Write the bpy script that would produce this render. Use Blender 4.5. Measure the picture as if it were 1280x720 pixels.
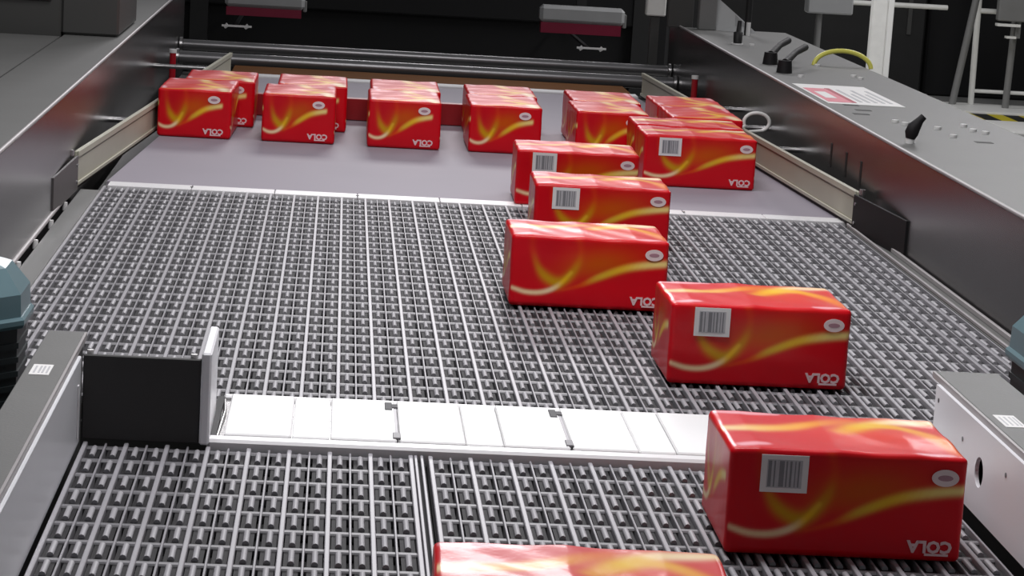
import bpy, math, random
import numpy as np
from mathutils import Matrix, Vector
random.seed(7)
S = bpy.context.scene
C = S.collection
for o in list(bpy.data.objects):
    bpy.data.objects.remove(o)

# ------------------------------------------------------------------ camera
F = 3000.0
HC = 1.223                       # camera height above the belt (belt plane is z = 0)
Yd = np.array([-204., -557., F]); Yd /= np.linalg.norm(Yd)
k_ = .048; D_ = F*F/(204+557*k_)
Xd = np.array([D_, k_*D_, F]); Xd /= np.linalg.norm(Xd)
Zd = np.cross(Xd, Yd)
if Zd[1] > 0: Zd = -Zd
R = np.stack([Xd, Yd, Zd])
cam = bpy.data.cameras.new('camera')
cam.sensor_width = 36; cam.lens = F/1280*36; cam.clip_end = 200
co = bpy.data.objects.new('camera', cam); C.objects.link(co)
co.matrix_world = Matrix([[R[i, 0], -R[i, 1], -R[i, 2], (0, 0, HC)[i]] for i in range(3)] + [[0, 0, 0, 1]])
S.camera = co

# ------------------------------------------------------------------ world, lights, exposure
w = bpy.data.worlds.new('hall_ambient'); S.world = w; w.use_nodes = True
w.node_tree.nodes['Background'].inputs[0].default_value = (.93, .96, 1, 1)
w.node_tree.nodes['Background'].inputs[1].default_value = .115
def area(name, loc, sx, sy, power, rot=(0, 0, 0), col=(1, .98, 1)):
    l = bpy.data.lights.new(name, 'AREA'); l.shape = 'RECTANGLE'; l.size = sx; l.size_y = sy
    l.energy = power; l.color = col
    o = bpy.data.objects.new(name, l); C.objects.link(o); o.location = loc; o.rotation_euler = rot
    return o
area('ceiling_lamp_infeed', (.25, 5.1, 3.3), 1.9, 1.0, 105)
area('ceiling_lamp_outfeed', (.45, 8.4, 3.6), 2.4, 1.4, 72)
area('ceiling_lamp_aisle', (4.8, 15.0, 4.2), 1.2, 6.0, 260)
area('ceiling_lamp_far', (.9, 20.0, 4.6), 2.8, 1.8, 300, rot=(math.radians(-40), 0, 0))
S.view_settings.view_transform = 'Standard'
S.view_settings.look = 'None'
S.view_settings.exposure = 0.0
S.view_settings.gamma = 1.0
S.view_settings.use_curve_mapping = False

# ------------------------------------------------------------------ materials
MATS = {}
def mat(name, col, rough=.5, metal=0., var=.12, scale=8., bump=0., bscale=60., coat=0., emit=0., stretch=(1, 1, 1), spec=.5):
    m = bpy.data.materials.new(name); m.use_nodes = True
    nt = m.node_tree; b = nt.nodes['Principled BSDF']
    tc = nt.nodes.new('ShaderNodeTexCoord'); mp = nt.nodes.new('ShaderNodeMapping')
    mp.inputs['Scale'].default_value = stretch
    nt.links.new(tc.outputs['Object'], mp.inputs['Vector'])
    n = nt.nodes.new('ShaderNodeTexNoise'); n.inputs['Scale'].default_value = scale; n.inputs['Detail'].default_value = 4
    nt.links.new(mp.outputs[0], n.inputs['Vector'])
    r = nt.nodes.new('ShaderNodeMix'); r.data_type = 'RGBA'
    r.inputs['A'].default_value = (*[c*(1-var) for c in col], 1)
    r.inputs['B'].default_value = (*[min(1, c*(1+var)) for c in col], 1)
    nt.links.new(n.outputs['Fac'], r.inputs['Factor'])
    nt.links.new(r.outputs['Result'], b.inputs['Base Color'])
    b.inputs['Roughness'].default_value = rough; b.inputs['Metallic'].default_value = metal
    b.inputs['Coat Weight'].default_value = coat; b.inputs['Coat Roughness'].default_value = .12
    b.inputs['Specular IOR Level'].default_value = spec
    if bump:
        n2 = nt.nodes.new('ShaderNodeTexNoise'); n2.inputs['Scale'].default_value = bscale; n2.inputs['Detail'].default_value = 3
        nt.links.new(mp.outputs[0], n2.inputs['Vector'])
        bp = nt.nodes.new('ShaderNodeBump'); bp.inputs['Strength'].default_value = bump; bp.inputs['Distance'].default_value = .01
        nt.links.new(n2.outputs['Fac'], bp.inputs['Height']); nt.links.new(bp.outputs[0], b.inputs['Normal'])
    if emit:
        b.inputs['Emission Color'].default_value = (*col, 1); b.inputs['Emission Strength'].default_value = emit
    MATS[name] = m
    return m
mat('rib', (.34, .332, .355), .4, var=.08, spec=.35)
mat('rib_thin', (.28, .273, .293), .42, var=.08, spec=.35)
mat('crossbar', (.17, .166, .178), .45)
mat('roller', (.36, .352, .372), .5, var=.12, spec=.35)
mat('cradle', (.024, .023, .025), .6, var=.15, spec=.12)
mat('pit', (.012, .012, .013), .8)
mat('belt_grey', (.30, .272, .318), .6, var=.05, scale=3, bump=.04, bscale=300, spec=.25)
mat('white_plate', (.80, .79, .80), .4, var=.03, bump=.03, bscale=8)
mat('white_panel', (.86, .86, .86), .4, var=.02)
mat('lip', (.82, .81, .82), .3, var=.03)
mat('cream', (.46, .45, .36), .42, var=.05)
mat('cream_dark', (.25, .24, .2), .5)
mat('frame_steel', (.125, .121, .123), .27, metal=.75, var=.1, scale=3, bump=.02, bscale=5)
mat('frame_top', (.130, .130, .126), .5, var=.08, scale=5, bump=.05, bscale=200)
mat('frame_edge', (.36, .34, .34), .45, metal=.1)
mat('side_plate', (.80, .81, .84), .3, metal=.15, var=.05, scale=3)
mat('black_plate', (.034, .033, .033), .55, var=.12)
mat('black', (.009, .009, .009), .6, var=.3)
mat('black_rubber', (.012, .011, .012), .6, spec=.25)
mat('dark_panel', (.03, .03, .029), .6, var=.2, scale=2)
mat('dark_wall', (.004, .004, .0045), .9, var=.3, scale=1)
mat('grey_panel', (.055, .055, .052), .55, var=.1, scale=2)
mat('grey_post', (.20, .20, .195), .5)
mat('white_post', (.85, .85, .81), .5, var=.12, scale=12)
mat('steel', (.5, .49, .49), .25, metal=.9)
mat('steel_dark', (.12, .12, .125), .3, metal=.5)
mat('roller_steel', (.22, .215, .22), .28, metal=.6)
mat('deflector', (.075, .068, .068), .5)
mat('guide_white', (.86, .86, .89), .32, var=.04, scale=3)
mat('bolt', (.88, .87, .86), .3, metal=.1)
mat('orange_bar', (.13, .045, .005), .7, var=.2, spec=.08)
mat('red_bar', (.26, .006, .010), .4)
mat('sensor_red', (.42, .01, .02), .3)
mat('teal', (.10, .18, .205), .35, var=.06, coat=.2)
mat('motor_dark', (.010, .016, .018), .5)
mat('paper', (.82, .81, .80), .5, var=.04)
mat('print_grey', (.50, .50, .52), .5, var=.2, scale=60, stretch=(6, 1, 1))
mat('print_dark', (.22, .225, .24), .5)
mat('clip_dark', (.05, .05, .055), .6)
mat('print_pink', (.72, .22, .27), .5, var=.12, scale=25)
mat('print_red', (.42, .05, .08), .5)
mat('badge', (.85, .70, .70), .35, var=.04)
mat('badge_mark', (.45, .25, .30), .4)
mat('lettering', (.85, .60, .62), .4, var=.03)
mat('yellow', (.80, .76, .14), .4)
mat('hazard_yellow', (.60, .50, .02), .5)
mat('floor_paint', (.30, .30, .29), .35, var=.2, scale=1.2)
mat('curb', (.85, .85, .82), .5, var=.08, scale=3)
mat('chrome', (.7, .7, .7), .15, metal=1)
mat('lamp_grey', (.36, .365, .365), .4)
mat('red_reflection', (.20, .004, .03), .4)  # dark red reflection on the sensor head undersides, put into the base colour

def film_material():
    m = bpy.data.materials.new('printed_film'); m.use_nodes = True
    nt = m.node_tree; b = nt.nodes['Principled BSDF']
    at = nt.nodes.new('ShaderNodeAttribute'); at.attribute_name = 'print'
    nt.links.new(at.outputs['Color'], b.inputs['Base Color'])
    b.inputs['Roughness'].default_value = .40
    b.inputs['Specular IOR Level'].default_value = .14
    b.inputs['Coat Weight'].default_value = .22; b.inputs['Coat Roughness'].default_value = .16
    tc = nt.nodes.new('ShaderNodeTexCoord'); n = nt.nodes.new('ShaderNodeTexNoise')
    n.inputs['Scale'].default_value = 16; n.inputs['Detail'].default_value = 3
    nt.links.new(tc.outputs['Object'], n.inputs['Vector'])
    bp = nt.nodes.new('ShaderNodeBump'); bp.inputs['Strength'].default_value = .10; bp.inputs['Distance'].default_value = .012
    nt.links.new(n.outputs['Fac'], bp.inputs['Height'])
    nt.links.new(bp.outputs[0], b.inputs['Normal']); nt.links.new(bp.outputs[0], b.inputs['Coat Normal'])
    MATS['film'] = m
film_material()

# ------------------------------------------------------------------ mesh helpers
class MB:
    def __init__(s): s.v = []; s.f = []; s.m = []; s.sm = []
    def add(s, v, f, mi=0, smooth=False):
        n = len(s.v); s.v += [tuple(p) for p in v]
        for q in f: s.f.append([i+n for i in q]); s.m.append(mi); s.sm.append(smooth)
        return s
    def box(s, x0, x1, y0, y1, z0, z1, mi=0, bev=0.):
        if bev <= 0:
            v = [(x, y, z) for z in (z0, z1) for y in (y0, y1) for x in (x0, x1)]
            return s.add(v, [(0, 2, 3, 1), (4, 5, 7, 6), (0, 1, 5, 4), (2, 6, 7, 3), (0, 4, 6, 2), (1, 3, 7, 5)], mi)
        b = bev; v = []; idx = {}
        for ix, (X, sx) in enumerate(((x0, 1), (x1, -1))):
            for iy, (Y, sy) in enumerate(((y0, 1), (y1, -1))):
                for iz, (Z, sz) in enumerate(((z0, 1), (z1, -1))):
                    for a in range(3):
                        p = [X+sx*b, Y+sy*b, Z+sz*b]; p[a] = (X, Y, Z)[a]
                        idx[ix, iy, iz, a] = len(v); v.append(p)
        f = []
        I = lambda a, b_, c, k: idx[a, b_, c, k]
        for i in (0, 1):
            q = [I(i, 0, 0, 0), I(i, 1, 0, 0), I(i, 1, 1, 0), I(i, 0, 1, 0)]; f.append(q if i else q[::-1])
            q = [I(0, i, 0, 1), I(0, i, 1, 1), I(1, i, 1, 1), I(1, i, 0, 1)]; f.append(q if i else q[::-1])
            q = [I(0, 0, i, 2), I(1, 0, i, 2), I(1, 1, i, 2), I(0, 1, i, 2)]; f.append(q if i else q[::-1])
        for i in (0, 1):
            for j in (0, 1):
                s_ = (i == j)
                q = [I(i, j, 0, 0), I(i, j, 1, 0), I(i, j, 1, 1), I(i, j, 0, 1)]; f.append(q[::-1] if s_ else q)
                q = [I(i, 0, j, 0), I(i, 1, j, 0), I(i, 1, j, 2), I(i, 0, j, 2)]; f.append(q if s_ else q[::-1])
                q = [I(0, i, j, 1), I(1, i, j, 1), I(1, i, j, 2), I(0, i, j, 2)]; f.append(q[::-1] if s_ else q)
                for k in (0, 1):
                    q = [I(i, j, k, 0), I(i, j, k, 1), I(i, j, k, 2)]
                    f.append(q if (i+j+k) % 2 else q[::-1])
        return s.add(v, f, mi)
    def tube(s, pts, r, n=10, mi=0, caps=True):
        pts = [Vector(p) for p in pts]; rr = r if isinstance(r, (list, tuple)) else [r]*len(pts)
        base = len(s.v); up = None
        for i, p in enumerate(pts):
            d = (pts[min(i+1, len(pts)-1)]-pts[max(i-1, 0)]).normalized()
            if up is None: up = Vector((0, 0, 1)) if abs(d.z) < .9 else Vector((1, 0, 0))
            a = d.cross(up).normalized(); b = a.cross(d).normalized(); up = b
            for k in range(n):
                t = 2*math.pi*k/n; s.v.append(tuple(p+a*(rr[i]*math.cos(t))+b*(rr[i]*math.sin(t))))
        for i in range(len(pts)-1):
            for k in range(n):
                q = [base+i*n+k, base+i*n+(k+1) % n, base+(i+1)*n+(k+1) % n, base+(i+1)*n+k]
                s.f.append(q); s.m.append(mi); s.sm.append(True)
        if caps:
            e = base+(len(pts)-1)*n                 # caps get their own vertices so the sides shade as a true cylinder
            s.add([s.v[base+k] for k in range(n)], [list(range(n))[::-1]], mi)
            s.add([s.v[e+k] for k in range(n)], [list(range(n))], mi)
        return s
    def prism(s, poly, z0, z1, mi=0):
        n = len(poly); v = [(x, y, z0) for x, y in poly]+[(x, y, z1) for x, y in poly]
        f = [list(range(n))[::-1], list(range(n, 2*n))]+[[i, (i+1) % n, n+(i+1) % n, n+i] for i in range(n)]
        return s.add(v, f, mi)
    def loft(s, rings, mi=0, smooth=False, cap=True):
        n = len(rings[0]); v = [p for r in rings for p in r]; f = []
        for i in range(len(rings)-1):
            for k in range(n): f.append([i*n+k, i*n+(k+1) % n, (i+1)*n+(k+1) % n, (i+1)*n+k])
        s.add(v, f, mi, smooth)
        if cap: s.add(rings[0], [list(range(n))[::-1]], mi); s.add(rings[-1], [list(range(n))], mi)
        return s
    def mesh(s, name, mats):
        me = bpy.data.meshes.new(name); me.from_pydata(s.v, [], s.f)
        for m in (mats if isinstance(mats, (list, tuple)) else [mats]): me.materials.append(MATS[m])
        me.polygons.foreach_set('material_index', s.m); me.polygons.foreach_set('use_smooth', s.sm)
        me.update(); return me
    def build(s, name, mats, parent=None, loc=(0, 0, 0)):
        return link(name, s.mesh(name, mats), parent, loc)
def link(name, me, parent=None, loc=(0, 0, 0)):
    o = bpy.data.objects.new(name, me); C.objects.link(o); o.location = loc
    if parent: o.parent = parent
    return o
def empty(name, loc=(0, 0, 0), rz=0.):
    o = bpy.data.objects.new(name, None); o.empty_display_size = .05; C.objects.link(o); o.location = loc; o.rotation_euler = (0, 0, rz); return o
def tag(o, label=None, cat=None, group=None, kind=None):
    if label: o['label'] = label
    if cat: o['category'] = cat
    if group: o['group'] = group
    if kind: o['kind'] = kind
    return o
def dup(root):
    r = root.copy(); C.objects.link(r)
    for ch in root.children:
        c = ch.copy(); C.objects.link(c); c.parent = r
        for g in ch.children:
            d = g.copy(); C.objects.link(d); d.parent = c
    return r

# ------------------------------------------------------------------ the setting
FZ = -.9
tag(MB().box(-14, 16, -4, 26, FZ-.1, FZ).build('floor', 'floor_paint'), 'dull grey painted factory hall floor', kind='structure')
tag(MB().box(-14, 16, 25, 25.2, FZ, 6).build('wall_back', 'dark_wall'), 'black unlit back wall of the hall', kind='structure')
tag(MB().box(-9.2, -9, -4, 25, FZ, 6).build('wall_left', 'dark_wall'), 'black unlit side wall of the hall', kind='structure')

# ------------------------------------------------------------------ roller belts
P, Q = .0411, .112
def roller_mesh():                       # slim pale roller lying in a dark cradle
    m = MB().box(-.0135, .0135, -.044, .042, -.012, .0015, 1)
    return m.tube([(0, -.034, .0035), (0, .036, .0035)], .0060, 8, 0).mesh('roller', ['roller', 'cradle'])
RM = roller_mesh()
def roller_belt(name, x0, ncol, y0, nrow, label, cat, keep):
    """x0 left edge, ncol cells across, rows counted from the viewer; wide ribs every second column"""
    t = tag(empty(name, (x0, y0, 0)), label, cat)
    W, Ln = ncol*P, nrow*Q
    MB().box(-.006, W+.006, -.004, Ln+.004, -.06, -.024).build('belt_base', 'pit', t)
    rw = MB().box(-.0047, .0047, 0, Ln, -.024, .0015, bev=.0015).mesh('rib', 'rib')
    rn = MB().box(-.0022, .0022, 0, Ln, -.024, -.0005, bev=.001).mesh('rib', 'rib_thin')
    for c in range(ncol+1):
        link('rib', rw if c % 2 == 0 else rn, t, (c*P, 0, 0))
    cb = MB().box(0, W, -.0095, .0095, -.024, -.006, bev=.003).mesh('cross_bar', 'crossbar')
    for r in range(nrow+1): link('cross_bar', cb, t, (0, min(max(r*Q, .012), Ln-.012), 0))
    cells = [(r, c) for r in range(nrow) for c in range(ncol)]
    near = keep(cells, x0, y0)
    ns = set(near)
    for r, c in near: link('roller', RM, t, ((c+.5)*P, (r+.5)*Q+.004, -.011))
    rest = [q for q in cells if q not in ns]
    if rest:
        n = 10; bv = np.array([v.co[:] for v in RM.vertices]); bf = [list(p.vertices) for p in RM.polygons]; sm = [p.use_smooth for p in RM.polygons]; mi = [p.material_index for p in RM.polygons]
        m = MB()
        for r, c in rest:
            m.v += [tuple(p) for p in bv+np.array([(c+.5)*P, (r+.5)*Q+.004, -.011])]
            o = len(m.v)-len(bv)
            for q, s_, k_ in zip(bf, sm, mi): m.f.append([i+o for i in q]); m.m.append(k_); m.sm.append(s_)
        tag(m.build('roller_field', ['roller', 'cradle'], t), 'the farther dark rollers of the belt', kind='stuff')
    return t
def nearest(n, ymin, xlo=-9, xhi=9):
    def k(cells, x0, y0):
        v = [q for q in cells if y0+q[0]*Q >= ymin and xlo <= x0+q[1]*P <= xhi]
        return sorted(v)[:n]
    return k
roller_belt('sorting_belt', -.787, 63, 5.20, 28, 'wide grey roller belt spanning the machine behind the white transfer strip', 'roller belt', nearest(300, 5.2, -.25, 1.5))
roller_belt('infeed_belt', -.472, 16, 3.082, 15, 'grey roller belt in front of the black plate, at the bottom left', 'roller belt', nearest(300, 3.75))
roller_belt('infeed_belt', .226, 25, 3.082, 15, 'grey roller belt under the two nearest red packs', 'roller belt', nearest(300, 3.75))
# divider between the two infeed belts
d = tag(empty('belt_divider', (.199, 3.1, 0)), 'thin pair of pale strips between the two near roller belts', 'strip')
for x in (-.0035, .009): MB().box(x-.003, x+.003, 0, 1.66, -.06, .002, bev=.001).build('strip', 'rib', d)
MB().box(-.0065, .016, 0, 1.66, -.06, -.012).build('channel', 'pit', d)

# ------------------------------------------------------------------ conveyor bodies (under the belts)
b = tag(empty('conveyor_base', (.4, 4.1, FZ)), 'dark steel conveyor stand beneath the near roller belts', 'conveyor stand')
MB().box(-.99, .98, -1.0, .70, .55, .839).build('body', 'dark_panel', b)
for x in (-.85, .85):
    for y in (-.85, .55): MB().box(x-.04, x+.04, y-.04, y+.04, 0, .55).build('leg', 'black', b)
b = tag(empty('conveyor_base', (.5, 9.3, FZ)), 'dark steel machine bed beneath the wide roller belt and flat belt', 'conveyor stand')
MB().box(-1.34, 1.34, -4.12, 3.9, .5, .839).build('body', 'dark_panel', b)
for x in (-1.2, 1.2):
    for y in (-3.9, -1.2, 1.4, 3.7): MB().box(x-.05, x+.05, y-.05, y+.05, 0, .5).build('leg', 'black', b)

# side plates beside the sorting belt
t = tag(empty('edge_plate', (-.836, 6.8, 0)), 'flat grey steel strip with bolts along the left edge of the wide roller belt', 'plate')
MB().box(-.028, .042, -1.5, 1.46, -.06, -.004, bev=.003).build('strip', 'frame_top', t)
for i in range(7):
    MB().tube([(-.036, -1.2+i*.38, -.02), (-.036, -1.2+i*.38, .006)], .009, 8).build('bolt', 'bolt', t)
t = tag(empty('edge_plate', (1.835, 6.8, 0)), 'grey raised steel lip along the right edge of the wide roller belt', 'plate')
MB().box(-.024, .024, -1.5, 1.46, -.06, .0, bev=.003).build('strip', 'frame_top', t)
MB().box(-.024, -.016, -1.5, 1.46, 0, .012, bev=.002).build('lip', 'frame_edge', t)
MB().box(.016, .026, -1.5, 1.46, 0, .016, bev=.002).build('lip', 'frame_edge', t)

# ------------------------------------------------------------------ flat grey belt with white transfer strip
t = tag(empty('flat_belt', (.5, 10.4, 0)), 'smooth lilac grey flat belt carrying the far red packs', 'belt')
MB().add([(-1.29, -1.96, .002), (1.33, -1.96, .002), (1.07, 2.02, .002), (-1.06, 2.02, .002), (-1.29, -1.96, -.05), (1.33, -1.96, -.05), (1.07, 2.02, -.05), (-1.06, 2.02, -.05)],
         [(0, 1, 2, 3), (7, 6, 5, 4), (0, 4, 5, 1), (1, 5, 6, 2), (2, 6, 7, 3), (3, 7, 4, 0)]).build('belt_surface', 'belt_grey', t)
MB().box(-1.06, 1.07, 2.03, 2.15, -.05, .012, bev=.004).build('end_strip', 'white_plate', t)
t = tag(empty('transfer_strip', (.5, 8.392, 0)), 'narrow white strip across the front edge of the flat grey belt', 'strip')
xs = [-1.28+i*.29 for i in range(10)]
for i in range(9): MB().box(xs[i]+.001, xs[i+1]-.001, -.05, .045, -.05, .0028, bev=.002).build('strip_section', 'white_plate', t)
for i in range(1, 9, 2): MB().tube([(xs[i], .0, .002), (xs[i], .0, .0045)], .006, 8).build('screw', 'steel_dark', t)

# ------------------------------------------------------------------ near white transfer bed
t = tag(empty('transfer_bed', (.5, 4.985, 0)), 'long bright white slatted transfer bed between the near and wide roller belts', 'transfer bed')
MB().box(-.715, .775, -.20, .205, -.06, .004).build('tray', 'steel', t)
MB().box(-.73, .775, -.214, -.172, -.03, .014, bev=.006).build('front_lip', 'lip', t)
MB().box(-.715, .775, .19, .212, -.03, .012, bev=.004).build('rear_lip', 'lip', t)
x = -.698; u = 0
while x < .74:
    for k, wd in enumerate((.139, .079, .139)):
        x1 = min(x+wd, .772)
        if x1-x > .02: MB().box(x+.0007, x1-.0007, -.168, .192, .0, .017 if k != 1 else .0158, bev=.003).build('slat', 'white_panel', t)
        x = x1
    if x < .75:
        cl = MB().box(x-.004, x+.003, -.15, .16, .004, .0165).build('hinge_strip', 'rib', t)
        MB().box(x-.022, x-.006, .10, .165, .0165, .019, bev=.0008).build('clip', 'clip_dark', t)
        MB().box(x-.008, x+.006, .12, .150, .0165, .019, bev=.0008).build('clip', 'clip_dark', t)
        MB().box(x-.009, x+.007, -.155, -.110, .0165, .020, bev=.001).build('clip', 'crossbar', t)
        x += .004
# open end of the bed
MB().box(-.728, -.713, -.17, .185, -.05, .012).build('end_bracket', 'black', t)
MB().tube([(-.712, -.15, .004), (-.706, .05, .010), (-.712, .18, .004)], .004, 6).build('end_wire', 'steel', t)

# ------------------------------------------------------------------ black stop plate
t = tag(empty('stop_plate', (-.362, 4.775, 0)), 'upright matt black plate with a white end fin at the left', 'stop plate')
MB().box(-.120, .116, -.006, .006, .004, .179, bev=.002).build('plate', 'black_plate', t)
MB().box(-.120, .116, .006, .03, .006, .02).build('foot', 'black', t)
MB().box(.117, .137, -.016, .26, .004, .195, bev=.004).build('end_fin', 'guide_white', t)
for x in (-.108, .100): MB().tube([(x, .012, .168), (x, .012, .186)], .007, 8).build('bolt', 'bolt', t)

# ------------------------------------------------------------------ near side guides
t = tag(empty('side_guide', (-.487, 4.0, 0)), 'grey steel side guide with a small white sticker at the lower left', 'side guide')
MB().box(-.006, .002, -.95, .76, .0, .178, bev=.002).build('face_plate', 'side_plate', t)
MB().box(-.085, -.010, -.95, .93, .182, .192, bev=.002).build('top_plate', 'frame_top', t)
MB().box(-.010, -.005, -.95, .93, .178, .191).build('edge_trim', 'frame_edge', t)
MB().box(-.083, -.012, -.95, .92, -.06, .182).build('core', 'black', t)
MB().box(.002, .0045, .70, .712, .02, .13, bev=.001).build('edge_highlight', 'lip', t)  # white sliver painted in as the slim highlight on the face plate
s = MB().box(-.072, -.034, .51, .60, .192, .1928).build('sticker', 'paper', t)
for i, x in enumerate((-.066, -.057, -.05, -.042)): MB().box(x, x+.004, .525, .585, .1928, .1931).build('sticker_print', 'print_grey', s)
t = tag(empty('side_guide', (1.287, 4.0, 0)), 'white steel side guide with a round hole beside the nearest pack', 'side guide')
m = MB()                                   # face plate with an oval hole: a ring of quads around the hole
hy, hz, ry, rz_ = .482, .087, .030, .030
y0, y1, z0, z1 = -.95, .86, .0, .178
N = 32; hole = []; outer = []
ya, yb = hy-.09, hy+.09
angs = sorted([2*math.pi*i/N for i in range(N)]+[math.atan2(zz-hz, yy) % (2*math.pi) for yy in (-.09, .09) for zz in (z0, z1)]); N = len(angs)
for a in angs:
    c_, s_ = math.cos(a), math.sin(a)
    hole.append((hy+ry*c_, hz+rz_*s_))
    k = min((.09/abs(c_)) if abs(c_) > 1e-6 else 9, ((z1-hz if s_ > 0 else hz-z0)/abs(s_)) if abs(s_) > 1e-6 else 9)
    outer.append((hy+k*c_, hz+k*s_))
for xx, fl in ((0., False), (.008, True)):
    v = [(xx, *q) for q in hole+outer]
    f = [[i, (i+1) % N, N+(i+1) % N, N+i] for i in range(N)]
    m.add(v, [q if not fl else q[::-1] for q in f])
v = [(0., *q) for q in hole]+[(.008, *q) for q in hole]
m.add(v, [[i, N+i, N+(i+1) % N, (i+1) % N] for i in range(N)])
m.box(0, .008, y0, ya, z0, z1); m.box(0, .008, yb, y1, z0, z1)
for zz, od in ((z1, (0, 1, 2, 3)), (z0, (3, 2, 1, 0))): m.add([(0, ya, zz), (.008, ya, zz), (.008, yb, zz), (0, yb, zz)], [od])
m.build('face_plate', 'guide_white', t)
MB().box(.014, .15, -.95, .93, .182, .192, bev=.002).build('top_plate', 'frame_top', t)
MB().box(.008, .014, -.95, .93, .178, .191).build('edge_trim', 'frame_edge', t)
MB().box(.03, .145, -.95, .92, -.06, .182).build('core', 'black', t)
s = MB().box(.030, .072, .43, .53, .192, .1928).build('sticker', 'paper', t)
for i, x in enumerate((.036, .046, .056, .064)): MB().box(x, x+.004, .445, .515, .1928, .1931).build('sticker_print', 'print_grey', s)
for y, z in ((.83, .15), (.62, .12), (.30, .13), (.15, .12), (.05, .05)): MB().tube([(-.0012, y, z), (.004, y, z)], .005, 8).build('screw', 'steel_dark', t)

# ------------------------------------------------------------------ gear motors
def motor(loc, label, sx):
    t = tag(empty('gear_motor', loc), label, 'motor')
    def ring(rx, ry, z, c=.35):
        q = [(-rx, -ry*c), (-rx*c, -ry), (rx*c, -ry), (rx, -ry*c), (rx, ry*c), (rx*c, ry), (-rx*c, ry), (-rx, ry*c)]
        return [(x, y, z) for x, y in q]
    MB().loft([ring(.10, .12, -.1, .6), ring(.10, .12, .165, .6)]).build('housing', 'motor_dark', t)
    for i in range(5):
        z = .0+i*.03
        MB().loft([ring(.104, .124, z, .6), ring(.104, .124, z+.012, .6)]).build('cooling_fin', 'motor_dark', t)
    MB().loft([ring(.112, .132, .165, .6), ring(.115, .135, .172, .6), ring(.115, .135, .182, .6), ring(.11, .13, .188, .6)]).build('flange', 'teal', t)
    MB().loft([ring(.108, .128, .188, .6), ring(.106, .126, .235, .6), ring(.070, .085, .285, .6), ring(.030, .04, .300, .6)]).build('cap', 'teal', t)
    MB().tube([(.055*sx, -.134, .14), (.055*sx, -.115, .14)], .008, 8).build('bolt', 'bolt', t)
    MB().tube([(0, 0, .30), (0, 0, .312)], .012, 8).build('plug', 'teal', t)
motor((-.742, 5.05, .02), 'teal capped gear motor at the left edge of the picture', 1)
motor((1.615, 5.03, .03), 'teal capped gear motor at the right edge of the picture', -1)

# ------------------------------------------------------------------ machine frames
t = tag(empty('conveyor_wall', (-.885, 9.6, 0)), 'long dark grey steel frame wall on the left side of the machine', 'machine frame')
MB().box(-.012, 0, -4.0, 4.2, -.4, .352).build('inner_wall', 'frame_steel', t)
MB().box(-.26, -.004, -4.0, 4.2, .352, .362).build('top_plate', 'frame_top', t)
MB().tube([(-.001, -4.0, .358), (-.001, 4.2, .358)], .007, 8).build('edge_trim', 'frame_edge', t)
MB().tube([(.003, -4.0, .008), (.003, -1.4, .008)], .008, 8).build('lower_trim', 'frame_edge', t)
t = tag(empty('side_deck', (-1.15, 7.8, FZ)), 'wide dull grey steel deck left of the machine wall', 'deck')
MB().box(-1.35, -.002, -2.2, 2.26, 1.252, 1.262).build('top_plate', 'frame_top', t)
for y in (-2.15, 2.2): MB().box(-1.32, -.03, y-.03, y+.03, 0, 1.252).build('support_panel', 'frame_steel', t)
for y in (-1.0, .1, 1.4): MB().tube([(-.25, y, 1.26), (-.25, y, 1.27)], .02, 8).build('bolt', 'bolt', t)
t = tag(empty('conveyor_wall', (1.87, 9.6, 0)), 'long dark grey steel frame wall on the right side of the machine', 'machine frame')
MB().box(0, .012, -4.0, 4.0, -.4, .330).build('inner_wall', 'frame_steel', t)
MB().box(.004, .57, -4.0, 3.5, .330, .340).build('top_plate', 'frame_top', t)
MB().box(.56, .57, -4.0, 3.5, FZ, .330).build('outer_wall', 'frame_steel', t)
MB().tube([(.001, -4.0, .336), (.001, 4.0, .336)], .007, 8).build('edge_trim', 'frame_edge', t)
for y in (-.70, -.975, -1.23): MB().box(-.002, .001, y-.012, y+.012, .13, .22).build('slot', 'black', t)
BOLTS = [(.165, -.99), (.185, -1.06), (.283, -1.15), (.280, -1.39), (.414, -1.01), (.410, -1.16), (.44, -1.22), (.40, .87), (.41, .77), (.11, .95), (.135, .72), (.33, 1.35), (.20, 2.4)]
for x, y in BOLTS: MB().tube([(x, y, .338), (x, y, .350)], .013, 10).build('bolt', 'bolt', t)
for x, y in ((.06, -.75), (.10, -.60), (.09, -.42), (.33, -1.5)): MB().box(x, x+.06, y-.02, y+.02, .3402, .3412).build('slot', 'black', t)

# ------------------------------------------------------------------ cream guide rails
def rail(p0, p1, h, inward, label):
    t = tag(empty('guide_rail', (p0[0], p0[1], 0)), label, 'guide rail')
    dx, dy = p1[0]-p0[0], p1[1]-p0[1]; Ln = math.hypot(dx, dy); t.rotation_euler = (0, 0, math.atan2(dy, dx))
    s = inward                                  # local +y (left of travel) times s points to the belt
    lo, hi = (-.012, .0) if s > 0 else (.0, .012)
    MB().box(0, Ln, lo, hi, .014, h, bev=.004).build('rail_body', 'cream', t)
    a, b = (.0, .006) if s > 0 else (-.006, .0)
    MB().box(0, Ln, a, b, h-.022, h, bev=.002).build('top_bead', 'cream', t)
    MB().box(0, Ln, a, b, .016, .03, bev=.002).build('lower_bead', 'cream', t)
    MB().box(0, Ln, lo, hi, h-.03, h-.026).build('groove', 'cream_dark', t)
    MB().box(0, Ln, lo+.003, hi-.003, .003, .014).build('wear_strip', 'black_rubber', t)
    return t, Ln
t, Ln = rail((-.870, 8.20), (-.545, 12.32), .135, -1, 'cream guide rail running along the left of the flat grey belt')
t, Ln = rail((1.825, 8.20), (1.585, 12.45), .135, 1, 'cream guide rail running along the right of the flat grey belt')
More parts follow.
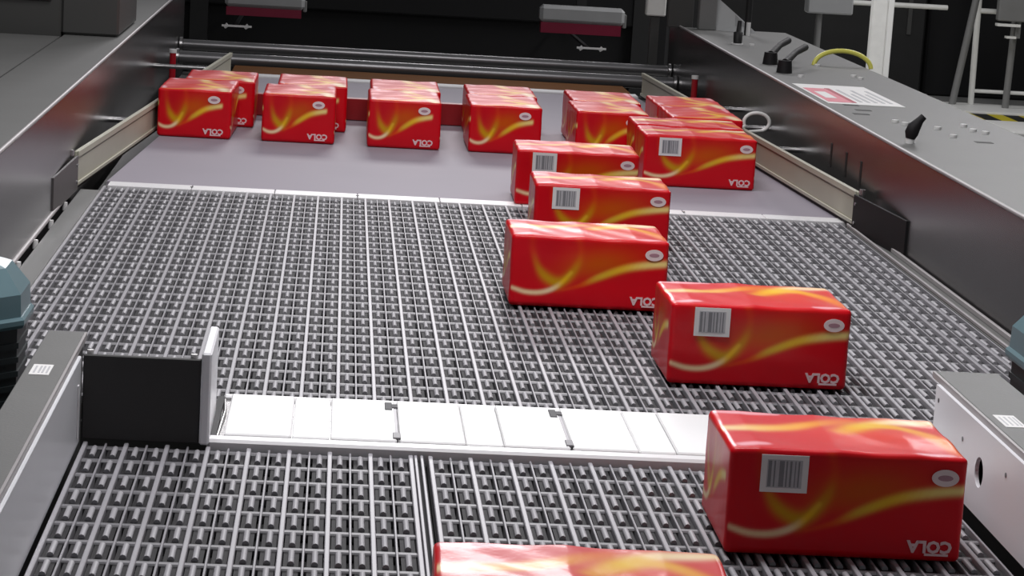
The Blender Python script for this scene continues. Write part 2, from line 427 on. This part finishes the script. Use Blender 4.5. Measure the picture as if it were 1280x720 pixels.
# deflector plates from the rail ends to the frame walls
def deflector(p0, p1, z0, z1, side, m, label):
    t = tag(empty('end_deflector', (p0[0], p0[1], 0)), label, 'deflector plate')
    dx, dy = p1[0]-p0[0], p1[1]-p0[1]; Ln = math.hypot(dx, dy); t.rotation_euler = (0, 0, math.atan2(dy, dx))
    MB().box(0, Ln, -.004, .004, z0, z1, bev=.001).build('plate', m, t)
    for z in (z0+.03, z1-.03): MB().tube([(.03, side*.0035, z), (.03, side*.008, z)], .006, 8).build('bolt', 'steel', t)
    MB().tube([(.02, -side*.02, z1-.01), (.02, -side*.02, z1+.02)], .012, 10).build('clamp_knob', 'steel', t)
    return t
deflector((-.868, 8.185), (-.8835, 7.62), .005, .122, 1, 'deflector', 'dark grey deflector plate at the front end of the left cream rail')
deflector((1.816, 8.185), (1.866, 7.60), .0, .126, -1, 'black_rubber', 'black deflector plate at the front end of the right cream rail')

# cross rods that carry the rails
def rod(x0, x1, y, z, label):
    t = tag(MB().tube([(x0, y, z), (x1, y, z)], .011, 8).build('support_rod', 'steel'), label, 'rod'); return t
rod(-.885, -.618, 11.6, .115, 'steel rod joining the left wall to the far end of the left cream rail')
rod(-.885, -.795, 9.45, .10, 'short steel rod behind the left cream rail near the first pack')
rod(1.692, 1.87, 11.0, .115, 'steel rod joining the far end of the right cream rail to the wall')
rod(1.732, 1.87, 10.3, .11, 'steel rod behind the cable loop on the right')
rod(1.776, 1.87, 9.55, .11, 'short steel rod behind the right cream rail below the cable loop')
# cable loop on the right rail
pts = [(1.70+.0, 10.0, .135)]
for i in range(15):
    a = math.pi*(1.15-1.5*i/14); pts.append((1.775+.055*math.cos(a), 10.02, .165+.04*math.sin(a)))
pts.append((1.735, 9.95, .13))
tag(MB().tube(pts, .008, 8).build('cable_loop', 'curb'), 'pale cable looped above the right cream rail', 'cable')
# reflective sensors
for x, y, z, l in ((1.825, 12.2, .07, 'small red sensor with a white cap behind the right cream rail'), (-.815, 11.95, .08, 'small red sensor post behind the left cream rail')):
    t = tag(empty('sensor', (x, y, z-.12)), l, 'sensor')
    MB().box(-.035, .035, -.02, .02, 0, .02, bev=.003).build('base', 'grey_post', t)
    MB().tube([(0, 0, .02), (0, 0, .19)], .016, 10).build('body', 'sensor_red', t)
    MB().tube([(0, 0, .19), (0, 0, .208)], .019, 10).build('cap', 'bolt', t)

# ------------------------------------------------------------------ far end of the machine
t = tag(MB().box(-.56, 1.56, 12.58, 13.04, -.06, .004, bev=.006).build('cross_bar', 'orange_bar'), 'brown orange bar across the far end of the flat belt', 'bar')
for y, z, r, l in ((13.15, .022, .036, 'shiny black roller lying across the machine behind the orange bar'), (13.40, .070, .030, 'thin grey roller farthest back across the machine')):
    t = tag(empty('cross_roller', (.5, y, z)), l, 'roller')
    MB().tube([(-1.36, 0, 0), (1.345, 0, 0)], r, 14).build('tube', 'roller_steel', t)
    for x in (-1.37, 1.355): MB().tube([(x-.008, 0, 0), (x+.008, 0, 0)], r+.012, 12).build('end_cap', 'steel', t)
t = tag(empty('machine_enclosure', (.5, 16.2, FZ)), 'black machine housing across the far end of the line', 'machine housing')
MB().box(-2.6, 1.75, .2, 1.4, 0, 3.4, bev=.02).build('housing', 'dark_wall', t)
MB().box(-2.3, 1.5, .14, .19, 1.0, 3.2, bev=.01).build('front_panel', 'dark_wall', t)
for x in (-1.45, 1.55): MB().box(x-.06, x+.06, .13, .2, 0, 3.2).build('upright', 'black', t)
def head(x0, x1, y, z0, z1, label):
    t = tag(empty('hanging_sensor', ((x0+x1)/2, y, z0)), label, 'sensor head'); w = (x1-x0)/2; h = z1-z0
    MB().box(-w, w, -.05, .05, h*.38, h, bev=.02).build('cover', 'lamp_grey', t)
    MB().box(-w+.01, w-.02, -.045, .05, 0, h*.38).build('underside', 'red_reflection', t)
    MB().box(w-.01, w+.012, -.03, .03, h*.3, h*.8, bev=.004).build('end_cap', 'grey_post', t)
    MB().box(-.03, .03, .05, .09, h*.5, 1.6).build('hanger', 'black', t)
    MB().box(-.04, .04, .05, 1.82, 1.55, 1.6).build('hanger_arm', 'black', t)
head(-.69, -.215, 14.5, .17, .30, 'grey elongated sensor head hanging at the upper left of the dark gap')
head(1.195, 1.71, 14.5, .17, .335, 'grey elongated sensor head hanging at the upper right of the dark gap')
for x, y, z, l in ((-.62, 14.3, .10, 'tiny bright clamp below the left grey sensor head'), (1.49, 14.3, .085, 'tiny bright clamp below the right grey sensor head')):
    t = tag(empty('clamp', (x, y, z)), l, 'clamp')
    MB().box(-.075, .10, -.012, .012, .012, .022).build('bar', 'bolt', t)  # clamp parts coloured white to stand in for their metal glints
    for q in (-.06, .06): MB().tube([(q, 0, .006), (q+.02, 0, .024)], [.010, .013], 8).build('jaw', 'bolt', t)
    MB().box(-.01, .01, .0, 2.02, .004, .018).build('arm', 'black', t)

# upright and plates at the far right corner of the frame
t = tag(empty('corner_upright', (2.0, 13.0, .33)), 'grey upright post with a sloping plate at the far right frame corner', 'upright')
MB().box(-.06, .035, -.02, .05, .01, 1.3, bev=.004).build('post', 'grey_post', t)
MB().add([(.04, .0, .0), (.26, -.12, .0), (.20, .0, .06), (.04, .08, .19), (.04, .04, .0), (.26, -.08, .0), (.20, .04, .06), (.04, .12, .19)],
         [(0, 1, 2, 3), (7, 6, 5, 4), (0, 4, 5, 1), (1, 5, 6, 2), (2, 6, 7, 3), (3, 7, 4, 0)]).build('gusset_plate', 'lamp_grey', t)
MB().box(-.20, -.06, .2, .24, .0, .40, bev=.003).build('rear_plate', 'grey_panel', t)
t = tag(empty('white_block', (1.78, 13.6, .1)), 'pale small block fixed left of the grey corner upright', 'block')
MB().box(-.05, .06, 0, .08, .26, .42, bev=.006).build('block', 'white_post', t)
MB().box(-.02, .03, .02, .06, -.3, .26).build('post', 'grey_panel', t)
t = tag(empty('knob_post', (2.17, 12.75, .34)), 'slim black post with pale cap near the far right corner', 'post')
MB().tube([(.0, 0, 0), (0, 0, .30)], .018, 8).build('post', 'black', t); MB().tube([(0, -.02, .0), (0, -.02, .07)], .012, 8).build('rod', 'bolt', t)
MB().tube([(0, 0, .145), (0, 0, .17)], .014, 8).build('cap', 'bolt', t)
t = tag(empty('knob', (2.005, 12.05, .34)), 'small black knob standing on the far right frame top', 'knob')
MB().tube([(0, 0, 0), (0, 0, .06), (.002, 0, .065), (.004, 0, .12)], [.022, .024, .014, .010], 10).build('grip', 'black', t)
MB().tube([(0, 0, 0), (0, 0, .006)], .03, 10).build('base', 'bolt', t)

# clamp levers on the right frame
def lever(x, y, dx, dy, label):
    t = tag(empty('clamp_lever', (x, y, .34)), label, 'lever')
    MB().tube([(0, 0, 0), (0, 0, .055)], [.036, .030], 12).build('hub', 'black_rubber', t)
    MB().tube([(0, 0, .045), (dx*.5, dy*.5, .075), (dx, dy, .085)], [.018, .015, .017], 10).build('arm', 'black_rubber', t)
lever(1.975, 10.92, .15, .40, 'black clamp lever farther back beside the white and pink notice')
lever(1.965, 10.50, .17, .44, 'black clamp lever just above the white and pink notice')
t = tag(empty('turn_handle', (1.935, 7.95, .34)), 'upright black turn handle on the right frame top', 'handle')
MB().tube([(0, 0, 0), (0, 0, .022)], .014, 10).build('stem', 'bolt', t)
MB().tube([(0, 0, .016), (.003, 0, .035), (.010, 0, .055), (.028, 0, .080), (.040, 0, .094)], [.016, .024, .023, .014, .012], 12).build('grip', 'black_rubber', t)
# notice
t = tag(empty('notice_sheet', (1.905, 9.2, .3405)), 'white notice with a pink panel lying on the right frame', 'notice')
def sheet(x0, x1, y0, y1, z, name, m, par):
    return MB().box(x0, x1, y0, y1, z, z+.0012).build(name, m, par)
sh = sheet(0, .305, 0, .78, 0, 'paper', 'paper', t)
sheet(.012, .105, .06, .60, .0012, 'pink_panel', 'print_pink', t)
sheet(.03, .075, .20, .45, .0024, 'pink_print', 'paper', t)
sheet(.105, .125, .06, .62, .0012, 'red_band', 'print_red', t)
for i in range(5): sheet(.145+i*.03, .158+i*.03, .10, .58-(i % 2)*.15, .0012, 'text_line', 'print_grey', t)
# yellow hose
pts = []
for i in range(17):
    a = math.pi*i/16; pts.append((2.335-.135*math.cos(a), 11.03+.02*math.sin(a), .335+.075*math.sin(a)))
tag(MB().tube(pts, .011, 8).build('hose', 'yellow'), 'yellow hose arched over the right frame top', 'hose')

# ------------------------------------------------------------------ left background
t = tag(empty('control_cabinet', (-1.6, 10.5, FZ)), 'dark grey cabinet standing behind the left frame', 'cabinet')
MB().box(-.95, .44, -.35, .5, 0, 2.6, bev=.01).build('body', 'grey_panel', t)
MB().box(.44, .68, -.35, .5, 1.264, 2.6, bev=.01).build('side_body', 'grey_panel', t)
MB().box(-.90, .10, -.365, -.35, 1.40, 2.5, bev=.004).build('door', 'grey_panel', t)
MB().box(.14, .40, -.362, -.35, 1.40, 2.5, bev=.004).build('side_panel', 'grey_panel', t)
MB().box(.05, .07, -.39, -.365, 1.7, 1.9, bev=.004).build('handle', 'steel', t)

# ------------------------------------------------------------------ right background
t = tag(empty('white_column', (4.32, 19, FZ)), 'tall white column standing in the dark aisle on the right', 'column')
MB().box(-.10, .02, -.05, .05, 0, 4.2, bev=.01).build('post', 'white_post', t)
MB().box(.025, .075, -.03, .05, 0, 4.2, bev=.006).build('flange', 'curb', t)
MB().box(-.14, .11, -.09, .09, 0, .02).build('base_plate', 'grey_post', t)
t = tag(empty('wall_box', (3.26, 16, FZ)), 'pale grey box on a thin post left of the white column', 'box')
MB().box(-.155, .155, -.06, .06, 1.19, 1.65, bev=.01).build('box', 'lamp_grey', t)
MB().tube([(-.06, 0, .0), (-.06, 0, 1.19)], .022, 8).build('post', 'grey_post', t)
MB().box(-.15, .02, -.08, .08, 0, .02).build('base_plate', 'grey_panel', t)
def pole(p0, p1, r, label, m='grey_post'):
    t = tag(empty('cage_pole', (p0[0], p0[1], FZ)), label, 'pole'); d = (p1[0]-p0[0], p1[1]-p0[1], p1[2]-FZ)
    MB().tube([(0, 0, 0), d], r, 8).build('tube', m, t); MB().box(-.06, .06, -.06, .06, 0, .015).build('foot', 'grey_panel', t)
pole((5.82, 22.4, FZ), (6.22, 22.4, 2.0), .035, 'leaning grey pole left of the black safety cage')
pole((6.03, 22.5, FZ), (5.99, 22.5, 2.2), .030, 'pale upright pole at the near corner of the black cage', 'white_post')
pole((6.31, 22.3, FZ), (6.37, 22.3, 2.2), .034, 'grey upright pole in the middle of the black cage')
pole((6.62, 22.5, FZ), (6.62, 22.5, 2.2), .030, 'grey pole at the right picture edge of the cage')
def bar(x0, x1, y, z, r, label):
    tag(MB().tube([(x0, y, z), (x1, y, z)], r, 8).build('cage_rail', 'white_post'), label, 'rail', None)
bar(6.03, 6.62, 22.5, -.74, .018, 'thin pale lower rail of the black cage')
bar(6.03, 6.62, 22.5, .02, .025, 'thick pale upper rail of the black cage')
bar(4.5, 5.72, 22.5, .03, .024, 'pale horizontal rail right of the white column')
t = tag(empty('safety_cage', (5.2, 23.4, FZ)), 'black mesh cage cabinet in the right background', 'cage')
MB().box(-2.6, .55, 0, .9, 0, 3.2, bev=.02).build('left_panel', 'black', t)
MB().box(.60, 2.2, .1, .9, 0, 3.2, bev=.02).build('right_panel', 'dark_wall', t)
MB().box(.36, .40, -.02, 0, .6, 3.0).build('seam', 'grey_panel', t)
t = tag(empty('hanging_box', (6.22, 22.12, -.1)), 'grey junction box between the cage poles at the top right', 'box')
MB().box(-.12, .14, -.05, .05, .06, .5, bev=.01).build('box', 'grey_post', t)
MB().box(-.12, .10, -.04, .04, .01, .035).build('bracket', 'white_post', t); MB().box(-.02, .07, -.04, .04, -.1, -.08).build('bracket', 'white_post', t)
MB().box(.08, .13, .05, .09, -.1, .5).build('mount', 'grey_post', t)
t = tag(empty('floor_kerb', (6.1, 22.0, FZ)), 'low white kerb with black and yellow tape below the cage', 'kerb')
MB().box(-1.2, 2.2, -.19, .62, 0, .03, bev=.004).build('kerb', 'curb', t)
MB().box(-1.2, 2.2, -1.7, -.73, 0, .01).build('paint_strip', 'curb', t)
for i in range(22):
    x = -1.15+i*.15; MB().prism([(x, -.72), (x+.15, -.72), (x+.15, -.20), (x, -.20)], 0, .012).build('tape_block', 'hazard_yellow' if i % 2 else 'black', t)

# ------------------------------------------------------------------ red packs
BL, BW, BH = .434, .298, .198
RED = np.array([.66, .0025, .011]); DEEP = np.array([.52, .002, .012]); ORG = np.array([.80, .12, .003]); YEL = np.array([.92, .55, .04]); CRM = np.array([.96, .72, .42]); HOT = np.array([.78, .03, .006])
def resample(pts, n=70):
    pts = np.array(pts, float); t = np.linspace(0, 1, len(pts)); T = np.linspace(0, 1, n)
    out = []
    for k in range(pts.shape[1]):                 # cubic Hermite through the points
        y = pts[:, k]; m = np.gradient(y, t)
        i = np.clip(np.searchsorted(t, T)-1, 0, len(t)-2); h = t[i+1]-t[i]; s = (T-t[i])/h
        out.append((2*s**3-3*s**2+1)*y[i]+(s**3-2*s**2+s)*h*m[i]+(-2*s**3+3*s**2)*y[i+1]+(s**3-s**2)*h*m[i+1])
    return np.stack(out, 1)
def stroke(col, U, V, asp, pts, sharp=2.0):
    """pts: u, v, half width (in v units), strength, r, g, b"""
    q = resample(pts)
    dx = (U[:, None]-q[None, :, 0])*asp; dy = V[:, None]-q[None, :, 1]
    d = np.sqrt(dx*dx+dy*dy)/np.maximum(q[None, :, 2], 1e-4)
    a = np.exp(-d**sharp*1.2)*np.clip(q[None, :, 3], 0, 1)
    j = a.argmax(1); am = a.max(1)[:, None]
    return col*(1-am)+q[j, 4:7]*am
def S7(u, v, w, s, c): return (u, v, w, s, *c)
def art_side(U, V, asp, sc=1.0):
    u = U/sc
    col = np.repeat(RED[None], len(U), 0)
    glow = np.exp(-(((u-.56)/.24)**2+((V-.62-.25*(u-.5))/.20)**2))*np.where(V > .2, 1, 0)
    below = 1/(1+np.exp(-(V-(.30+.62*np.clip(u-.40, 0, 1)**.8))/.035))
    g = (glow*below*.85)[:, None]; col = col*(1-g)+np.array([.60, .10, .001])*g
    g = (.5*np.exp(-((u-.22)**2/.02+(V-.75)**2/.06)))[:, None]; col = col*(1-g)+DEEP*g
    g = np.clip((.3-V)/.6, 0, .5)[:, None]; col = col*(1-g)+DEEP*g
    a = asp*sc
    OL = np.array([.62, .34, .004])
    col = stroke(col, u, V, a, [S7(.13, .98, .05, .12, ORG), S7(.135, .8, .05, .22, ORG), S7(.17, .58, .05, .5, OL), S7(.22, .44, .07, .9, OL), S7(.30, .34, .08, .9, OL)])
    col = stroke(col, u, V, a, [S7(.42, 1.0, .05, .2, ORG), S7(.44, .8, .05, .25, ORG), S7(.42, .6, .06, .5, OL), S7(.36, .42, .07, .9, OL), S7(.30, .34, .07, .8, OL)])
    col = stroke(col, u, V, a, [S7(.34, .25, .02, .3, ORG), S7(.45, .33, .035, .6, ORG), S7(.56, .45, .05, .95, YEL*.85), S7(.72, .59, .055, 1, YEL), S7(.87, .655, .055, 1, (.95, .72, .22)), S7(1.0, .685, .05, 1, (.97, .75, .28))], 2.6)
    col = stroke(col, u, V, a, [S7(.015, .255, .03, .9, CRM), S7(.10, .205, .034, 1, CRM), S7(.19, .205, .036, 1, CRM), S7(.27, .26, .038, 1, CRM), S7(.33, .36, .035, .9, YEL), S7(.385, .50, .03, .5, YEL)], 2.6)
    if sc < 1:                                     # the print stops short of the right edge of an end face
        k = (1/(1+np.exp(-(U-sc*.995)/.004)))[:, None]; col = col*(1-k)+RED*k
    return col
def art_top(s, t):
    col = np.repeat((RED*1.02+np.array([0, .012, .012]))[None], len(s), 0)
    g = np.exp(-((s-.70)/.28)**2-((t-.5)/.3)**2)[:, None]*.9; col = col*(1-g)+HOT*g
    a = BL/BW
    col = stroke(col, s, t, a, [S7(0, .52, .08, 1, CRM), S7(.2, .56, .085, 1, (.93, .52, .14)), S7(.4, .68, .08, 1, (.9, .36, .03)), S7(.6, .88, .06, .8, ORG)], 2.6)
    col = stroke(col, s, t, a, [S7(.54, .55, .08, .9, (.88, .36, .01)), S7(.66, .74, .11, 1, (.93, .56, .02)), S7(.8, .86, .09, 1, CRM), S7(.99, .91, .07, 1, CRM)], 2.4)
    col = stroke(col, s, t, a, [S7(.7, .78, .06, .9, (.9, .5, .01)), S7(.84, .66, .07, .95, (.9, .4, .01)), S7(.93, .45, .07, .9, (.9, .3, .01)), S7(.98, .12, .06, .8, ORG)], 2.4)
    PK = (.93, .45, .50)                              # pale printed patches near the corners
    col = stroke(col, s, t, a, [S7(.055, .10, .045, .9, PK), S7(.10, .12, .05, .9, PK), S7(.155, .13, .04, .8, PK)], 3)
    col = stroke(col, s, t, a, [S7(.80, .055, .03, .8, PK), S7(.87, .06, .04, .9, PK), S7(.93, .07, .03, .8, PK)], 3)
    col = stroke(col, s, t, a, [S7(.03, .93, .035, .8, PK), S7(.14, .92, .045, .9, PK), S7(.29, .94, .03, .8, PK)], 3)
    return col
def pack_mesh(seed):
    rs = np.random.RandomState(seed)
    nx, ny, nz = 120, 76, 52
    ph = rs.rand(12)*6.28; am = .6+.8*rs.rand(12)
    vs, cs, fs, off = [], [], [], 0
    rr = .012
    def grid(a, b):
        A, B = np.meshgrid(np.linspace(0, 1, a+1), np.linspace(0, 1, b+1), indexing='xy'); return A.ravel(), B.ravel()
    def faces(a, b, o):
        i = np.arange(a)[None]+np.arange(b)[:, None]*(a+1)+o; i = i.ravel()
        return np.stack([i, i+1, i+a+2, i+a+1], 1)
    for side in ('front', 'right', 'back', 'left', 'top', 'bottom'):
        if side in ('front', 'back'):
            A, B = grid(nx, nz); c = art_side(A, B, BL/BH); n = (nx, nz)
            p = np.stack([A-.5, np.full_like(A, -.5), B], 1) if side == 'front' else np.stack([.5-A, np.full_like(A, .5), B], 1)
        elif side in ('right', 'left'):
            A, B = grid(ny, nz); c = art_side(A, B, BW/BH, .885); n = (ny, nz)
            p = np.stack([np.full_like(A, .5), A-.5, B], 1) if side == 'right' else np.stack([np.full_like(A, -.5), .5-A, B], 1)
        else:
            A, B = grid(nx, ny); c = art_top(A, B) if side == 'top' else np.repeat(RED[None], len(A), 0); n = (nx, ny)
            p = np.stack([A-.5, B-.5, np.full_like(A, 1.)], 1) if side == 'top' else np.stack([A-.5, .5-B, np.zeros_like(A)], 1)
        vs.append(p); cs.append(c); fs.append(faces(*n, off)); off += len(p)
    p = np.concatenate(vs)*np.array([BL, BW, BH]); c = np.concatenate(cs); f = np.concatenate(fs)
    ctr = np.array([0, 0, BH/2]); half = np.array([BL, BW, BH])/2
    q = p-ctr; inner = np.clip(q, -(half-rr), half-rr); dlt = q-inner; ln = np.linalg.norm(dlt, axis=1)
    nrm = dlt/np.maximum(ln, 1e-9)[:, None]
    q = inner+nrm*rr
    X, Y, Z = p.T
    wr = am[0]*np.sin(X*23+ph[0])*np.cos(Z*31+ph[1])+am[1]*np.sin(Y*29+ph[2]+X*11)+.6*am[2]*np.sin(X*61+Y*47+ph[3])+.5*am[3]*np.sin(Z*67+Y*39+ph[4])
    amp = np.where(np.abs(nrm[:, 2]) > .6, .0009, .0005); amp = np.where(nrm[:, 2] < -.3, 0, amp)
    q = q+nrm*(wr*amp)[:, None]
    # the film sags a little between the rows inside the pack, most on the top
    ridge = .0022*np.abs(np.sin(math.pi*X/BL*3+.4))*np.clip(nrm[:, 2], 0, 1)
    q[:, 2] -= ridge
    q = q+ctr; q[:, 2] = np.maximum(q[:, 2], 0)
    key = np.round(p, 6); uq, ind, inv = np.unique(key, axis=0, return_index=True, return_inverse=True)
    inv = inv.ravel()
    # keep a shared edge vertex in the colour of the first face that owns it
    me = bpy.data.meshes.new('pack_body')
    ff = inv[f]
    me.vertices.add(len(uq)); me.vertices.foreach_set('co', q[ind].astype(np.float32).ravel())
    me.loops.add(ff.size); me.loops.foreach_set('vertex_index', ff.ravel().astype(np.int32))
    me.polygons.add(len(ff)); me.polygons.foreach_set('loop_start', np.arange(len(ff), dtype=np.int32)*4)
    me.polygons.foreach_set('use_smooth', np.ones(len(ff), bool))
    me.materials.append(MATS['film'])
    at = me.color_attributes.new('print', 'FLOAT_COLOR', 'POINT')
    cc = np.concatenate([np.clip(c[ind], 0, 1), np.ones((len(ind), 1))], 1).astype(np.float32)
    at.data.foreach_set('color', cc.ravel())
    me.update(calc_edges=True); me.validate()
    return me
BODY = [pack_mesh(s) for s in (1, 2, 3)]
def text_mesh(txt, size):
    cu = bpy.data.curves.new('lettering', 'FONT'); cu.body = txt; cu.size = size; cu.extrude = .0004; cu.offset = .0013; cu.align_x = 'CENTER'; cu.align_y = 'CENTER'; cu.resolution_u = 2
    o = bpy.data.objects.new('tmp', cu); C.objects.link(o)
    me = bpy.data.meshes.new_from_object(o.evaluated_get(bpy.context.evaluated_depsgraph_get()))
    bpy.data.objects.remove(o); me.materials.clear(); me.materials.append(MATS['lettering']); me.name = 'lettering'
    return me
bpy.context.view_layer.update()
COLA = text_mesh('COLA', .0305)
def ellipse(rx, rz, n=28, th=.0008): return [(rx*math.cos(2*math.pi*i/n), rz*math.sin(2*math.pi*i/n)) for i in range(n)]
def disc_mesh(name, rx, rz, th, m):
    e = ellipse(rx, rz); n = len(e); mb = MB()
    mb.add([(x, -th, z) for x, z in e]+[(x, 0, z) for x, z in e], [list(range(n))]+[[(i+1) % n, i, n+i, n+(i+1) % n] for i in range(n)])
    return mb.mesh(name, m)
BADGE = {1: disc_mesh('badge', .025, .0158, .0010, 'badge'), 0: disc_mesh('badge', .0245, .0158, .0010, 'badge')}
UNDER = MB().box(-.022, .022, -.0008, 0, -.0022, .0022).mesh('underline', 'lettering')
MARK = disc_mesh('badge_mark', .014, .0055, .0004, 'badge_mark')
LABEL = MB().box(-.043, .043, -.0012, 0, -.0345, .0345).mesh('barcode_label', 'paper')
PANEL = MB().box(-.032, .032, -.0016, -.0012, -.026, .026).mesh('barcode_panel', 'print_grey')
bm_ = MB()
xx = -.030
for wdt, gap in ((.006, .004), (.003, .007), (.009, .003), (.003, .004), (.004, .005), (.002, .004), (.003, .0)):
    bm_.box(xx, xx+wdt, -.0019, -.0016, -.024, .024); xx += wdt+gap
BARS = bm_.mesh('barcode', 'print_dark')
def pack(facing, label_on, var):
    root = empty('soft_drink_pack')
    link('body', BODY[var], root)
    def put(o, u, v, face, rot=0):
        if face == 'long': o.location = ((u-.5)*BL, -BW/2-.0013, v*BH); o.rotation_euler = (0, 0, 0)
        else: o.location = (BL/2+.0013, (u-.5)*BW, v*BH); o.rotation_euler = (0, 0, math.pi/2)
        return o
    f = facing
    u_b, u_t = (.905, .865) if f == 'long' else (.765, .765)
    bd = put(link('badge', BADGE[1], root), u_b, .80, f); link('badge_mark', MARK, bd, (0, -.0010, 0))
    ul = put(link('underline', UNDER, root), u_t+.03, .072, f)
    for me, dz in ((COLA, 0),):
        o = put(link('lettering', me, root), u_t, .150+dz/BH, f)
        rz = 0 if f == 'long' else math.pi/2
        # text lies in its local xy plane: stand it up, upside down like the pack
        M_ = Matrix.Rotation(rz, 4, 'Z') @ Matrix.Rotation(math.pi/2, 4, 'X') @ Matrix.Rotation(math.pi, 4, 'Z')
        o.rotation_euler = M_.to_euler()
    if label_on:
        lb = put(link('barcode_label', LABEL, root), .228, .775, f)
        link('barcode_panel', PANEL, lb); link('barcode', BARS, lb)
    return root
protos = {('long', 1): None, ('long', 0): None, ('short', 0): None}
GROUP = {'long': 'red soft drink packs travelling sideways', 'short': 'red soft drink packs in rows end on'}
def place(facing, lab, cx, y0, label, yaw=0., var=0):
    key = (facing, lab, var)
    if protos.get(key) is None: protos[key] = pack(facing, lab, var); o = protos[key]
    else: o = dup(protos[key])
    dep = BW if facing == 'long' else BL
    o.location = (cx, y0+dep/2, .003); o.rotation_euler = (0, 0, math.radians(yaw)+(0 if facing == 'long' else -math.pi/2))
    tag(o, label, 'drinks pack', GROUP[facing]); return o
place('long', 1, .390, 3.185, 'red drinks pack cut off by the bottom edge of the picture', -1.5, 1)
place('long', 1, .953, 4.137, 'largest full red drinks pack, nearest, beside the white side guide', -.5, 0)
place('long', 1, 1.031, 5.548, 'red drinks pack standing alone on the wide roller belt behind the nearest one', .5, 1)
place('long', 0, .713, 6.448, 'red drinks pack with no barcode label, in front of two barcoded ones', 0, 2)
place('long', 1, .860, 7.50, 'middle barcoded red pack between the unlabelled pack and the flat grey belt', -1, 0)
place('long', 1, .862, 8.37, 'barcoded red pack straddling the white strip at the front of the flat belt', -1, 1)
place('long', 1, 1.396, 9.045, 'barcoded red pack standing against the right cream rail', 0, 0)
place('long', 0, 1.402, 9.39, 'red pack directly behind the barcoded pack at the right rail', 0, 2)
ORD = ('first', 'second', 'third', 'fourth', 'fifth')
for i, (x, y, dx) in enumerate(((-.568, 9.79, .072), (-.150, 9.80, .046), (.282, 9.79, .012), (.697, 9.80, .012), (1.135, 9.765, .02))):
    place('short', 0, x, y, 'front row end-on red pack, %s from the left cream rail' % ORD[i], -1.5 if i == 0 else 0, i % 3)
    place('short', 0, x+dx, y+(.445 if i == 0 else .437), 'rear red pack right behind the %s front row pack from the left' % ORD[i], 0, (i+1) % 3)
place('short', 0, 1.522, 9.74, 'end-on red pack at the right cream rail, behind the sideways packs', 0, 2)
place('short', 0, 1.522, 10.18, 'farthest right red pack, touching the right cream rail', 0, 1)
t = tag(empty('pusher_bar', (.3, 10.74, 0)), 'low dark red bar seen in the gaps behind the rear red packs', 'bar')
MB().box(-.86, .62, -.03, .03, .004, .100, bev=.003).build('bar', 'red_bar', t)
for x in (-.7, .5): MB().box(x-.02, x+.02, .03, .10, .004, .06).build('foot', 'steel_dark', t)
